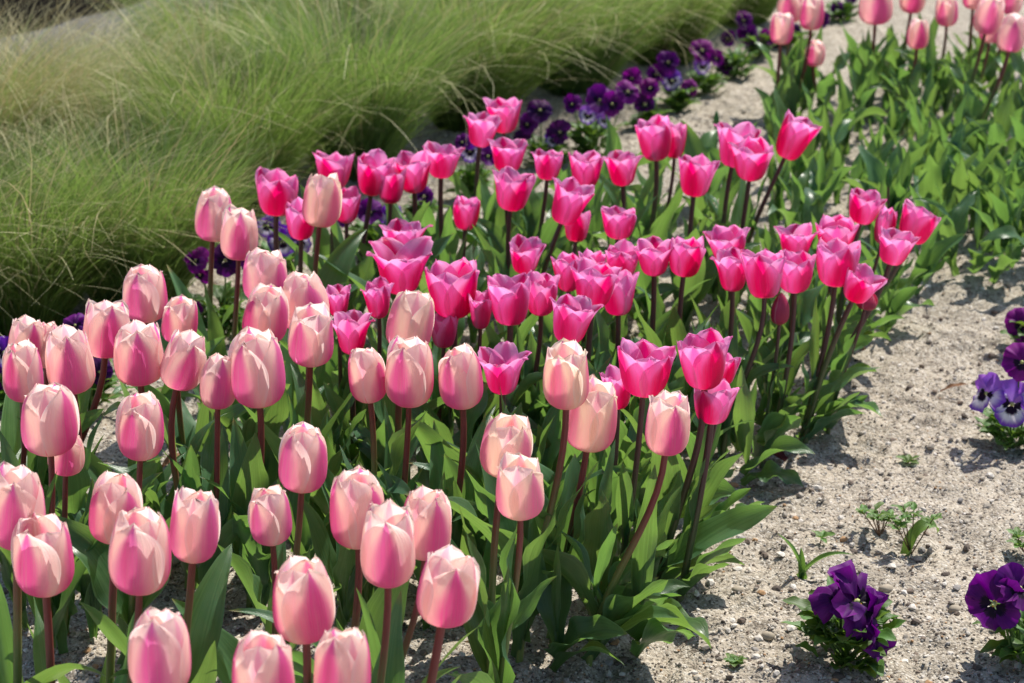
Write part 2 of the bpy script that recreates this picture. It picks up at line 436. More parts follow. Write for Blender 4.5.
# ------------------------------------------------------------------ tulip builder
def petal_mesh(W, L, theta, inner, style, o, tw, seed):
    """one petal of a cup of greatest width W and length L; the cup's axis is z, its base at the origin"""
    nu, nv = 11, 15
    R = W * 0.5
    v = np.linspace(0, 1, nv) ** 0.92
    u = np.linspace(-1, 1, nu)
    if style == 'closed':
        r = spline([0, .06, .15, .28, .44, .62, .80, .92, 1.0], [.10, .48, .76, .95, 1.0, .965, .88 + .06 * o, .77 + .22 * o, .67 + o * 0.42], v)
        z = spline([0, .06, .15, .28, .44, .62, .80, .92, 1.0], [0, .015, .075, .20, .38, .60, .81, .93, 1.0], v)
        if inner: g = spline([0, .1, .25, .45, .65, .8, .9, .96, 1.0], [.30, .62, .92, 1.08, 1.08, .94, .72, .48, .10], v)
        else: g = spline([0, .1, .25, .45, .65, .8, .9, .96, 1.0], [.30, .66, .98, 1.16, 1.06, .78, .48, .25, .02], v)
    elif style == 'bud':
        r = spline([0, .06, .2, .4, .6, .8, .92, 1.0], [.2, .6, .92, 1.0, .9, .62, .36, .1], v)
        z = v * 1.0
        g = spline([0, .2, .45, .7, .9, 1.0], [.5, 1.0, 1.1, .8, .45, .05], v)
    else:
        r = spline([0, .07, .16, .30, .48, .66, .82, .93, 1.0], [.10, .38, .57, .70, .795, .86 + .04 * o, .915 + .18 * o, .945 + .32 * o, .95 + .46 * o], v)
        z = spline([0, .07, .16, .30, .48, .66, .82, .93, 1.0], [0, .015, .085, .22, .43, .64, .83, .94, 1.0 - 0.06 * o], v)
        g = spline([0, .1, .25, .45, .65, .8, .9, .96, 1.0], [.25, .50, .73, .88, .86, .69, .47, .28, .03], v)
    r = r * R * (0.90 if inner else 0.965)
    z = z * L * (1.0 if not inner else 1.02)
    hw = g * R * (0.94 if inner else 1.0)
    rs = np.random.default_rng(seed)
    p1, p2, p3 = rs.random(3) * 6.28
    UU, VV = np.meshgrid(u, v)
    rr = r[:, None] * np.ones_like(UU)
    ang = theta + UU * (hw / np.maximum(r, R * 0.30))[:, None] + tw * VV * 0.25
    if style == 'open':
        rr = rr - 0.05 * R * (UU ** 2) * VV + 0.05 * R * (1 - np.abs(UU)) ** 2 * (VV - 0.3)   # raised midrib
        rr = rr + R * 0.05 * np.sin(UU * 4 + p1 + VV * 5) * VV ** 2 * np.abs(UU)
        zz = z[:, None] + L * (0.022 * np.sin(UU * 7 + p2) + 0.012 * np.sin(UU * 17 + p3)) * VV ** 6 + 0 * UU
    else:
        rr = rr - 0.035 * R * (UU ** 2) * (1 if inner else 0.0) + tw * 0.09 * R * UU * VV + (0.0 if inner else 0.07) * R * UU ** 4 * VV
        rr = rr + R * 0.03 * np.sin(UU * 5 + p1 + VV * 4) * VV * np.abs(UU)
        rr = rr + R * 0.02 * np.exp(-(UU / 0.12) ** 2) * VV
        zz = z[:, None] + L * (0.018 * np.sin(UU * 7 + p2) + 0.010 * np.sin(UU * 17 + p3)) * VV ** 6 + 0 * UU
    zz = zz - L * 0.02 * (UU ** 2) * VV ** 3
    P = np.stack([rr * np.cos(ang), rr * np.sin(ang), zz], -1).reshape(-1, 3)
    uv = np.stack([(UU + 1) / 2, VV], -1).reshape(-1, 2)
    return mesh("petal", P, grid_faces(nu, nv), uv)

def receptacle_mesh(W, L):
    prof = [(0.0025, -0.001), (0.10 * W, 0.002), (0.11 * W, 0.05 * L), (0.05 * W, 0.07 * L), (0.045 * W, 0.30 * L), (0.07 * W, 0.33 * L), (0.004 * W, 0.35 * L)]
    ns, v, uv = 8, [], []
    for j, (r, z) in enumerate(prof):
        for i in range(ns):
            a = 2 * PI * i / ns; v.append((r * math.cos(a), r * math.sin(a), z)); uv.append((i / ns, j / 6))
    return mesh("flower_head", v, grid_faces(ns, len(prof), 0, True), uv)

def leaf_mesh(Ln, W, th0, th1, phi, fold, wav, twist, seed, base=0.5, pw=1.5):
    nu, nv = 7, 18
    rs = np.random.default_rng(seed)
    t = np.linspace(0, 1, nv)
    th = th0 + (th1 - th0) * t ** pw
    ds = Ln / (nv - 1)
    cx = np.concatenate([[0], np.cumsum(np.sin((th[1:] + th[:-1]) / 2) * ds)])
    cz = np.concatenate([[0], np.cumsum(np.cos((th[1:] + th[:-1]) / 2) * ds)])
    w = W * spline([0, .12, .3, .45, .65, .82, .93, 1.0], [base, base + .12, .92, 1.0, .86, .52, .24, .015], t) * 0.5
    p1, p2, k1 = rs.random() * 6.28, rs.random() * 6.28, 9 + rs.random() * 9
    side = (rs.random() - 0.5) * 0.5
    v, uv = [], []
    cl = 1.2 * np.exp(-t * 7)                                         # clasping at the base
    for j in range(nv):
        T = np.array([math.sin(th[j]), 0, math.cos(th[j])]); N = np.array([-math.cos(th[j]), 0, math.sin(th[j])]); B = np.array([0, 1.0, 0])
        tw = twist * t[j] ** 1.3
        B2 = B * math.cos(tw) + N * math.sin(tw); N2 = -B * math.sin(tw) + N * math.cos(tw)
        for i in range(nu):
            u = -1 + 2 * i / (nu - 1)
            ph = (p1 if u < 0 else p2)
            d = w[j] * ((fold + cl[j]) * abs(u) ** 1.3) + wav * W * math.sin(t[j] * k1 + ph) * u * u * min(1, t[j] * 3) * (1 - t[j] ** 4)
            sh = side * Ln * 0.3 * t[j] ** 2
            p = np.array([cx[j], 0, cz[j]]) + B2 * (u * w[j] * math.cos(min(1.0, fold * 0.6 + cl[j] * 0.6)) + sh) + N2 * d
            v.append(p); uv.append((i / (nu - 1), t[j]))
    v = np.array(v); c, s = math.cos(phi), math.sin(phi)
    v = np.stack([v[:, 0] * c - v[:, 1] * s, v[:, 0] * s + v[:, 1] * c, v[:, 2]], -1)
    return mesh("leaf", v, grid_faces(nu, nv), uv)

SEED = [100]
def nseed(): SEED[0] += 1; return SEED[0]

def add_leaves(root, n, H, big, bias=None, spread=1.0):
    """broad leaves clasping the foot of the stem"""
    ph = random.uniform(0, 2 * PI)
    for i in range(n):
        phi = ph + i * 2.4 + random.uniform(-.5, .5)
        if bias is not None and i < 2: phi = bias + random.uniform(-.7, .7)
        low = i < n - 1
        Ln = H * random.uniform(0.62, 0.95) * (1.0 if low else 0.72) * big
        W = (random.uniform(0.030, 0.064) if low else random.uniform(0.014, 0.026)) * big * (H / 0.33) ** 0.5
        th0 = rad(random.uniform(4, 22)); th1 = th0 + rad(random.choice((random.uniform(2, 25), random.uniform(5, 40), random.uniform(25, 95)))) * spread
        if bias is not None and i < 2: th0 += rad(20); th1 += rad(10); Ln *= .66; W *= 1.12
        me = leaf_mesh(Ln, W, th0, th1, phi, random.uniform(.15, .7), random.uniform(.10, .32), random.uniform(-1.3, 1.3), nseed(), 0.42, random.uniform(1.1, 2.2))
        o = link("leaf", me, M['leaf'], root)
        hz = 0.006 + 0.028 * i * (H / 0.33) if low else H * random.uniform(.24, .36)
        o.location = (root_off(root, hz).x, root_off(root, hz).y, hz)

STEMS = {}
def root_off(root, z):
    f = STEMS.get(root.name)
    return f(z) if f else Vector((0, 0, z))

def bed_bias(base):
    """plants on the right-hand rim of the bed lean their leaves out over the bare sand"""
    pp = [at(620, 690), at(790, 490), at(930, 325), at(1040, 275)]
    for a, b in zip(pp[:-1], pp[1:]):
        if a.y - 0.02 <= base.y <= b.y:
            t = (base.y - a.y) / (b.y - a.y); x = a.x + (b.x - a.x) * t
            if base.x > x - 0.13: return rad(-25)
    return None

def tulip(cx, yt, yb, w, kind, zh, lean, label, group, tilt=0.0, op=None):
    style = {'p': 'closed', 'c': 'closed', 'f': 'closed', 'k': 'open', 'n': 'open', 'b': 'bud'}[kind]
    zj = zh + random.uniform(-.004, .004)
    hc = at(cx, (yt + yb) / 2, zj)
    s = scale_at(hc)
    W = w / s
    L = (yb - yt) / s * (1.0 if style == 'closed' else 0.93)
    L = max(L, W * 0.8)
    if style == 'closed': L = min(max(L, W * 1.18), W * 1.48)
    sb = s * 0.8
    base = Vector((hc.x + lean / sb, hc.y + random.uniform(-.025, .02), 0.0))
    base.z = gz(base.x, base.y) - 0.004
    ax = Vector(((hc.x - base.x) * 0.55 + tilt * (hc.z - base.z), (hc.y - base.y) * 0.6, hc.z - base.z)).normalized()
    ax = (ax + Vector((random.gauss(0, .07), random.gauss(0, .07), 0))).normalized()
    top = hc - ax * (L * 0.5)
    H = top.z - base.z
    root = empty("tulip", base)
    tag(root, label, "tulip", group)
    b0, b3 = Vector((0, 0, 0)), top - base
    c1 = Vector((b3.x * 0.12 + random.gauss(0, .008), b3.y * 0.12 + random.gauss(0, .006), H * 0.38)); c2 = b3 - ax * (H * 0.33)
    def bez(t): return b0 * (1 - t) ** 3 + c1 * 3 * t * (1 - t) ** 2 + c2 * 3 * t * t * (1 - t) + b3 * t ** 3
    STEMS[root.name] = lambda z: bez(min(max(z / H, 0), 1))
    rs = 0.0042 * min(1.1, W / 0.056) ** 0.6 * random.uniform(.88, 1.1)
    ts = [i / 11 for i in range(12)]
    v, f, uv = tube([bez(t) for t in ts], [rs * (1.12 - 0.2 * t) for t in ts], 9)
    link("stem", mesh("stem", v, f, uv), M['stem_pink' if kind in 'knb' else 'stem_pale'], root)
    fh = link("flower_head", receptacle_mesh(W, L), M['pistil'], root)
    q = ax.to_track_quat('Z', 'Y')
    fh.matrix_local = Matrix.Translation(top - base) @ q.to_matrix().to_4x4() @ Matrix.Rotation(random.uniform(0, 2 * PI), 4, 'Z')
    mo, mi = {'p': ('pale_outer', 'pale_inner'), 'f': ('pale_outer', 'pale_inner'), 'c': ('cream_outer', 'pale_inner'),
              'k': ('pink_outer', 'pink_inner'), 'n': ('pink_outer', 'pink_inner'), 'b': ('bud_petal', 'bud_petal')}[kind]
    opn = random.uniform(-.2, .65) if op is None else op
    Wm = W if style != 'open' else W / (0.86 + 0.16 * opn) * 0.93
    opc = random.choice((random.uniform(-.35, .0), random.uniform(-.1, .45)))
    for i in range(6):
        inner = i % 2 == 1
        th = i * PI / 3 + random.uniform(-.10, .10)
        oo = opn + random.uniform(-.5, .5) if style == 'open' else opc + random.uniform(-.25, .22)
        LL = L * (random.uniform(.90, 1.03) if style == 'open' else random.uniform(.93, 1.0) if inner else random.uniform(.88, 1.02))
        tw = random.choice((-1, 1)) * random.uniform(.3, 1.0) if not inner else random.uniform(-.3, .3)
        link("petal", petal_mesh(Wm, LL, th, inner, style, oo, tw, nseed()), M[mi if inner else mo], fh)
    add_leaves(root, random.choice((3, 3, 4)), max(0.2, min(H, 0.34)), 1.0, bed_bias(base))
    return root

PALE, PINK, FAR = "pale pink tulips", "hot pink tulips", "far pale pink tulips"
# columns: head centre x, top, bottom, width (where the head shows in the photograph), kind, height of the head's middle,
# lean of the stem, label.  Each becomes a real plant standing on the soil under its head.
PALE_ROWS = [
 (214, 189, 241, 39, 'p', .335, -8, "pale pink tulip against the grass, upper left of the rear overlapping pair"),
 (239, 207, 260, 39, 'p', .335, -10, "pale pink tulip overlapping the front of the rearmost pale pair by the grass"),
 (322, 173, 227, 39, 'c', .345, -8, "cream-edged pale tulip standing alone among the hot pink tulips at the back"),
 (265, 248, 302, 46, 'p', .325, -10, "pale tulip top of the stacked column of three, just above two others"),
 (145, 268, 321, 46, 'p', .335, -15, "pale pink tulip in front of the grass, highest of the left cluster"),
 (180, 297, 344, 37, 'p', .325, -10, "small pale tulip behind and right of the highest left cluster tulip"),
 (266, 285, 343, 48, 'p', .335, -10, "pale tulip in the middle of the stacked column of three"),
 (304, 273, 330, 50, 'p', .325, -12, "wide peach-pale tulip right of the stacked column of three"),
 (106, 301, 357, 48, 'p', .335, -62, "pale tulip with slanting dark stem and gaping petals left of the cluster"),
 (138, 321, 385, 51, 'p', .335, -10, "plump pale tulip with a broad mauve stripe in the left cluster's centre"),
 (311, 304, 366, 48, 'p', .335, -18, "pale tulip directly below the wide peach-pale one, beside a hot pink tulip"),
 (184, 331, 390, 43, 'p', .335, -6, "pale tulip with a pink right edge on a straight dark stem"),
 (257, 330, 407, 57, 'p', .340, -12, "large tall pale tulip at the foot of the stacked column of three"),
 (411, 290, 352, 48, 'c', .325, -10, "cream and mauve tulip behind the striped pale tulip, under a flared hot pink one"),
 (410, 338, 407, 50, 'p', .340, -14, "pale tulip with a wide mauve stripe, middle of the central trio"),
 (367, 346, 403, 39, 'p', .335, -10, "slim pale tulip with a deep rose stripe, left of the central trio"),
 (461, 345, 409, 45, 'p', .335, -14, "pale tulip with a rose stripe, right of the central trio"),
 (26, 316, 366, 36, 'p', .325, -14, "pale tulip at the back of the far left clump, its tip rose-striped"),
 (46, 320, 368, 32, 'p', .320, -14, "narrow pale tulip squeezed between three others in the far left clump"),
 (23, 341, 402, 41, 'p', .335, -22, "egg-shaped pale tulip on a dark stem, left front of the far left clump"),
 (69, 327, 394, 50, 'p', .335, -14, "broad pale tulip, right front of the far left clump"),
 (49, 383, 455, 58, 'p', .345, -22, "big pale tulip with a wide mauve stripe below the far left clump"),
 (66, 433, 472, 38, 'p', .270, -12, "short little rosy tulip peeping out under a bigger pale one"),
 (141, 393, 460, 48, 'p', .335, -20, "pale tulip with a deep pink front petal below the left cluster"),
 (218, 354, 409, 38, 'p', .320, -6, "slender pale tulip just left of the large tall one"),
 (303, 426, 492, 51, 'p', .335, -22, "rosy pale tulip alone left of centre with dark leaning stem"),
 (270, 485, 545, 44, 'p', .300, -12, "low pale tulip half hidden behind a tall leaf and stem"),
 (115, 473, 543, 54, 'p', .335, -16, "pale tulip with its two front petals parted, behind the biggest left one"),
 (140, 508, 594, 64, 'p', .350, -34, "biggest pale tulip of the lower left with mauve stripe and dark stem"),
 (195, 486, 564, 51, 'p', .335, -22, "pale tulip with a magenta right side over bare soil"),
 (17, 461, 553, 58, 'p', .365, -14, "large mauve-striped tulip cut by the left picture edge"),
 (43, 515, 596, 62, 'p', .325, -10, "stout pale tulip with magenta base, in front of the large edge tulip"),
 (161, 609, 696, 63, 'p', .345, -20, "pale tulip with a pointed pink front petal standing low over bare soil"),
 (303, 556, 643, 64, 'p', .345, -14, "wide-mouthed pale tulip with jagged rim in the front row"),
 (263, 632, 716, 64, 'p', .335, -16, "pale tulip with mauve flanks at the lower edge, left of its neighbour"),
 (343, 627, 712, 58, 'p', .335, -12, "peach and magenta tulip at the lower edge, right of the mauve-flanked one"),
 (357, 471, 548, 57, 'p', .335, -16, "pale tulip with a spread side petal, left of the front trio"),
 (388, 502, 589, 57, 'p', .350, -24, "tall mauve-flamed tulip in the middle of the front trio"),
 (426, 487, 560, 51, 'p', .335, -44, "pale tulip with a mauve right rim, behind the front trio's middle flower"),
 (448, 549, 626, 61, 'p', .340, -40, "pale tulip on a slanting maroon stem right of the front trio"),
 (507, 413, 478, 53, 'c', .335, -18, "cream tulip with a mauve wedge, behind the coral-flamed one"),
 (520, 456, 519, 51, 'c', .325, -14, "cream tulip with a coral flame, front of the overlapping pair"),
 (566, 344, 409, 48, 'c', .380, -40, "tall cream tulip with ragged tips and pink stripe, top right of the pale group"),
 (592, 381, 451, 54, 'c', .305, -30, "cream and rose tulip behind the tall ragged-tipped cream one"),
 (668, 392, 455, 46, 'p', .335, -60, "pale tulip on a long slanting maroon stem, rightmost of the pale group"),
]
PINK_ROWS = [
 (277, 170, 217, 47, 'k', .285, -6, "hot pink tulip with flared petals, leftmost of the back row by the grass"),
 (301, 200, 241, 34, 'k', .275, -4, "hot pink tulip low beside the lone cream-edged tulip, on its left"),
 (334, 151, 190, 40, 'k', .275, -8, "hot pink tulip peeping above the lone cream-edged tulip"),
 (373, 153, 197, 38, 'k', .285, -14, "hot pink tulip right above a violet pansy, fuller of an overlapping pair"),
 (346, 188, 224, 32, 'k', .250, -4, "dark pink tulip tucked behind the right side of the lone cream-edged tulip"),
 (391, 163, 205, 34, 'k', .270, -6, "deep pink tulip half behind two others in the back row above the pansies"),
 (413, 154, 194, 40, 'k', .280, -8, "hot pink tulip with one petal flung out to the right in the back row"),
 (442, 144, 179, 39, 'k', .280, -4, "bright pink tulip on a green leafy stem against the edge of the grass"),
 (482, 112, 148, 36, 'k', .290, -8, "hot pink tulip with a pansy right behind its stem, near the grass"),
 (504, 97, 134, 37, 'k', .285, -6, "pink tulip highest up against the grass, behind its darker neighbour"),
 (508, 140, 173, 39, 'k', .275, -6, "pink tulip directly above another with the dark pansies behind it"),
 (513, 171, 212, 41, 'k', .290, -4, "pink tulip lower of the vertical pair beside the dark pansies"),
 (466, 196, 231, 28, 'n', .250, -6, "small deep magenta tulip with ragged closed petals over bare sand", {'op': -.5}),
 (548, 149, 181, 32, 'k', .275, -10, "small pink tulip with a crooked stem between two pink neighbours on the sand"),
 (586, 151, 189, 36, 'k', .280, -4, "pink tulip with a pale midrib below the big clump of purple pansies"),
 (622, 152, 187, 36, 'k', .280, -2, "pink tulip on a green leafy stem just left of a taller overlapping pair"),
 (655, 118, 162, 38, 'k', .300, -10, "tall pink tulip in front of its partner, standing before open sand"),
 (675, 122, 160, 24, 'k', .280, -10, "pink tulip partly hidden behind the tall one before open sand"),
 (696, 154, 198, 40, 'k', .285, -4, "rounded pink tulip below a green tulip bud on open sand"),
 (736, 122, 169, 42, 'k', .290, -8, "pink tulip behind another, both left of the leaning one"),
 (752, 138, 182, 42, 'k', .295, -8, "pink tulip with one curled side petal, in front of its pair"),
 (794, 113, 162, 40, 'k', .290, -46, "hot pink tulip leaning to the right on a slanting stem", {'tilt': .30}),
 (569, 179, 227, 42, 'k', .310, -46, "pink tulip on a slanting dark stem, in front of a smaller one", {'tilt': .18}),
 (577, 208, 243, 28, 'k', .245, -6, "small red-pink tulip tucked beneath the slanting-stemmed one"),
 (619, 206, 240, 38, 'k', .270, -4, "short cup-shaped pink tulip with a white base against green leaves"),
 (525, 239, 275, 37, 'n', .270, -6, "deep magenta tulip standing alone above the central pink row"),
 (403, 219, 264, 46, 'n', .285, -4, "frilly bright magenta tulip behind the widely flared one", {'op': .8}),
 (401, 240, 296, 64, 'n', .300, -6, "widely flared magenta tulip with a petal bent out like a wing", {'op': 1.15}),
 (378, 279, 320, 30, 'n', .290, -4, "small magenta tulip below the bent petal of the flared one", {'op': .2}),
 (338, 286, 318, 26, 'n', .270, -4, "little magenta tulip half behind a wide peach-pale one"),
 (352, 311, 356, 40, 'n', .275, -4, "magenta tulip with a spread lilac rim right of a pale tulip", {'op': .9}),
 (453, 261, 320, 56, 'k', .305, -6, "large magenta tulip with a raised right petal in the centre of the bed"),
 (444, 312, 349, 30, 'n', .250, -4, "dark magenta tulip hiding under the large central one"),
 (481, 289, 331, 28, 'k', .280, -6, "slim red-pink tulip between the large central one and its right neighbour"),
 (510, 273, 327, 48, 'k', .300, -6, "wide open pink tulip right of the large central magenta one"),
 (541, 273, 317, 38, 'k', .280, -4, "pink tulip with a petal pointing right, behind the wide open one"),
 (571, 297, 345, 47, 'k', .290, -8, "dark pink cup tulip directly above the tall ragged-tipped cream tulip"),
 (502, 347, 396, 50, 'n', .290, -12, "magenta tulip with lilac petals spread sideways behind a rose-striped pale tulip", {'op': 1.1}),
 (568, 252, 293, 32, 'k', .280, -4, "pink tulip at the left end of the dense central knot"),
 (595, 262, 308, 48, 'k', .300, -6, "broad pink tulip at the front of the dense central knot"),
 (618, 271, 317, 38, 'k', .270, -4, "pink tulip low at the right side of the dense central knot"),
 (592, 249, 288, 28, 'k', .270, -4, "small pale-rimmed pink tulip at the very back of the dense central knot"),
 (622, 243, 280, 36, 'k', .270, -4, "pink tulip behind the dense central knot, left of two paired tulips"),
 (654, 238, 277, 38, 'k', .285, -6, "pink tulip with a pale midrib right of the dense central knot"),
 (686, 236, 278, 39, 'k', .285, -4, "rounded deep pink tulip, the right one of two paired tulips"),
 (728, 227, 263, 43, 'k', .275, -8, "wide pink tulip behind the left end of the tight row of three"),
 (733, 249, 293, 38, 'k', .285, -6, "pink tulip at the left end of the tight row of three"),
 (764, 248, 300, 46, 'k', .300, -24, "large pink tulip in the middle of the tight row of three"),
 (795, 250, 294, 42, 'k', .280, -10, "pink tulip at the right end of the tight row of three"),
 (796, 227, 256, 40, 'k', .270, -8, "shallow pink tulip behind the right end of the tight row of three"),
 (836, 219, 252, 43, 'k', .270, -10, "shallow pink tulip behind the broad one of the right hand cluster"),
 (837, 240, 288, 47, 'k', .285, -24, "broad pink tulip at the left front of the right hand cluster"),
 (860, 267, 304, 40, 'k', .265, -40, "pink tulip tilted over a dark bud at the foot of the right hand cluster", {'tilt': .22}),
 (864, 190, 225, 38, 'k', .265, -20, "pink tulip at the top of the right hand cluster against green leaves"),
 (885, 208, 246, 20, 'k', .255, -20, "narrow half closed pink tulip between two open ones in the right hand cluster", {'op': -.9}),
 (895, 229, 266, 40, 'k', .265, -46, "pink tulip in front of the narrow half closed one"),
 (917, 205, 245, 41, 'k', .260, -50, "pink tulip farthest right in the right hand cluster, leaning outwards", {'tilt': .20}),
 (780, 291, 327, 19, 'b', .240, -6, "closed dark crimson tulip bud under the tight row of three"),
 (867, 289, 311, 22, 'b', .225, -20, "dark crimson tulip bud hidden behind the tilted pink tulip"),
 (645, 341, 398, 58, 'k', .340, -24, "big pink tulip, left of the large front pair at the bed's right"),
 (704, 333, 391, 54, 'k', .340, -30, "big pink tulip with a squared rim, right of the large front pair"),
 (727, 353, 386, 24, 'k', .300, -30, "pink tulip showing one petal behind the squared-rim tulip"),
 (618, 367, 411, 36, 'k', .280, -10, "red-pink tulip tucked behind the left of the large front pair"),
 (713, 381, 425, 45, 'k', .285, -20, "pink tulip low beneath the squared-rim tulip"),
]
FAR_ROWS = [
 (876, -13, 20, 35, 'f', .29, -6, "pale rose tulip cut by the top edge, widest of the far bed"),
 (791, -12, 22, 27, 'f', .27, -4, "far pale rose tulip behind the left end pair of the distant group"),
 (782, 13, 44, 24, 'f', .27, -6, "far cream-tipped rose tulip at the left front of the distant group"),
 (812, -4, 30, 25, 'f', .27, -10, "far rose tulip on the right of the left end trio, before dark pansies"),
 (815, 41, 66, 21, 'f', .17, 12, "small short rose tulip on a bent stem over bare sand"),
 (913, -22, 13, 26, 'f', .28, -8, "far rose tulip at the top edge above a shorter one"),
 (918, 19, 49, 22, 'f', .25, -6, "short far rose tulip with a red right flank amid tall leaves"),
 (947, -5, 26, 23, 'f', .27, -4, "far mauve-striped tulip standing apart amid tall leaves"),
 (989, -6, 34, 29, 'f', .29, -12, "far pale tulip with cream face, front of the right end cluster"),
 (1012, 14, 52, 29, 'f', .28, -24, "far pale tulip at the right edge, lowest of the right end cluster"),
 (1012, -22, 16, 24, 'f', .27, -10, "far rose tulip at the top right, behind the right end cluster"),
 (992, 6, 43, 25, 'f', .23, -10, "far rosy tulip mostly hidden behind the cream-faced one"),
 (974, -20, 9, 22, 'f', .26, -4, "dark rosy far tulip cut by the top edge, left of the right end cluster"),
]
for rows, group in ((PALE_ROWS, PALE), (PINK_ROWS, PINK), (FAR_ROWS, FAR)):
    for r in rows:
        kw = r[8] if len(r) > 8 else {}
        tulip(r[0], r[1], r[2], r[3], r[4], r[5], r[6] + random.uniform(-5, 5), r[7], group, **kw)

# tulip plants without an open flower: leaves, some with a green bud
def leafy(px, py, H, label, group, bud=False, n=None):
    base = ground_at(px, py); base.z -= 0.004
    root = empty("tulip_plant", base)
    tag(root, label, "tulip plant", group)
    if bud:
        top = Vector((random.uniform(-.01, .02), random.uniform(-.01, .01), H))
        v, f, uv = tube([top * (i / 8) for i in range(9)], [0.0040 - 0.0012 * i / 8 for i in range(9)], 8)
        link("stem", mesh("stem", v, f, uv), M['stem_pink'], root)
        h, w = 0.040, 0.013
        prof = [(0.003, 0), (w * .42, h * .12), (w * .55, h * .35), (w * .48, h * .6), (w * .25, h * .85), (0.0004, h)]
        vv, uu = [], []
        for j, (r, z) in enumerate(prof):
            for i in range(8):
                a = 2 * PI * i / 8; vv.append((top.x + r * math.cos(a), top.y + r * math.sin(a), top.z + z)); uu.append((i / 8, j / 5))
        link("bud", mesh("bud", vv, grid_faces(8, 6, 0, True), uu), M['leaf'], root)
    add_leaves(root, n or random.choice((3, 4, 4)), H if not bud else H * 1.0, 1.0 if not bud else .85, bed_bias(base), 1.15)
    return root

LP = "leafy tulip plants without flowers"
LL = "leafy green tulip plant without a flower growing in the bed"
spots = [(800, 190), (835, 205), (870, 185), (905, 200), (940, 215), (975, 205), (1005, 220), (860, 232), (900, 250), (945, 262),
         (985, 252), (1015, 238), (880, 290), (920, 305), (890, 340), (850, 330), (815, 245), (770, 225), (960, 180), (1000, 180),
         (920, 170), (1020, 195), (845, 165), (720, 330), (760, 360), (800, 380), (690, 300), (640, 330), (740, 420), (780, 440),
         (700, 480), (740, 480), (660, 520), (690, 560), (640, 600), (600, 560), (560, 610), (520, 640), (590, 660), (480, 600),
         (550, 420), (500, 470), (450, 520), (400, 560), (420, 460), (360, 470), (330, 520), (240, 560), (220, 470), (610, 440), (660, 420),
         (570, 500), (620, 500), (530, 540), (470, 430), (800, 420), (840, 380), (830, 300), (700, 400), (590, 380), (640, 260), (580, 300), (760, 290),
         (620, 225), (655, 240), (690, 215), (440, 360), (390, 390), (330, 420), (280, 430), (560, 350), (520, 400), (870, 120), (905, 130), (940, 125),
         (975, 135), (1005, 150), (860, 95), (930, 85), (980, 95), (1010, 100), (800, 118), (785, 122), (820, 160), (430, 620), (350, 640),
         (100, 640), (60, 660), (20, 640), (210, 620), (720, 260), (785, 265), (550, 255), (600, 640), (555, 670), (640, 660),
         (850, 150), (885, 160), (930, 150), (965, 160), (1015, 170), (830, 180), (890, 225), (925, 240), (965, 235), (1000, 265), (930, 275), (880, 320), (810, 270),
         (750, 330), (790, 350), (720, 380), (680, 350), (650, 380), (610, 350), (560, 300), (520, 320), (480, 340), (770, 400), (730, 450), (690, 440), (660, 470), (630, 540), (580, 460), (540, 480),
         (640, 285), (600, 265), (560, 230), (520, 245), (480, 270), (430, 300), (700, 250), (740, 300), (820, 320), (850, 360), (780, 320), (700, 230), (660, 220), (725, 215),
         (1005, 275), (1030, 290), (1045, 265), (1050, 235), (1040, 205), (1060, 180), (1035, 155), (1055, 130), (1000, 295), (975, 280), (1020, 120), (1030, 100), (955, 290), (990, 180), (1015, 205), (1000, 240),
         (1070, 260), (1075, 220), (1025, 250), (1030, 225), (950, 200), (915, 180), (860, 210), (880, 250), (820, 220), (790, 210), (955, 110), (905, 105), (885, 95), (1040, 80),
         (560, 440), (600, 470), (640, 450), (680, 420), (720, 450), (760, 430), (700, 510), (660, 490), (600, 520), (545, 520), (500, 540), (620, 570), (570, 580), (660, 550), (480, 500), (440, 470), (400, 440), (350, 440),
         (520, 590), (450, 570), (380, 520), (790, 400), (820, 360), (760, 330), (500, 430), (300, 470), (670, 580), (610, 620), (490, 650),
         (180, 440), (250, 480), (290, 520), (340, 560), (210, 540), (150, 560), (80, 560), (40, 580), (120, 600), (260, 620), (310, 600), (370, 600), (400, 500), (460, 560), (430, 400), (380, 420), (300, 400), (350, 360), (400, 340),
         (450, 320), (520, 360), (560, 400), (600, 330), (640, 340), (680, 320), (720, 300), (540, 300), (500, 290)]
spots += [(x + random.uniform(-18, 18), y + random.uniform(-12, 12)) for x, y in spots if x > 780 and 90 < y < 270][::2]
for q, (x, y) in enumerate(spots):
    H = 0.20 if y < 260 else (0.20 if x > 680 else 0.24)
    leafy(x + random.uniform(-8, 8), y + random.uniform(-6, 6), H * random.uniform(.85, 1.15), LL, LP)
leafy(707, 178, 0.115, "slim green tulip bud on an upright stem over open sand", "unopened green tulip buds", True, 2)
leafy(722, 176, 0.085, "shorter green tulip bud just right of the slim one on open sand", "unopened green tulip buds", True, 2)
leafy(886, 262, 0.15, "green tulip bud rising among leaves behind the right hand pink cluster", "unopened green tulip buds", True, 3)

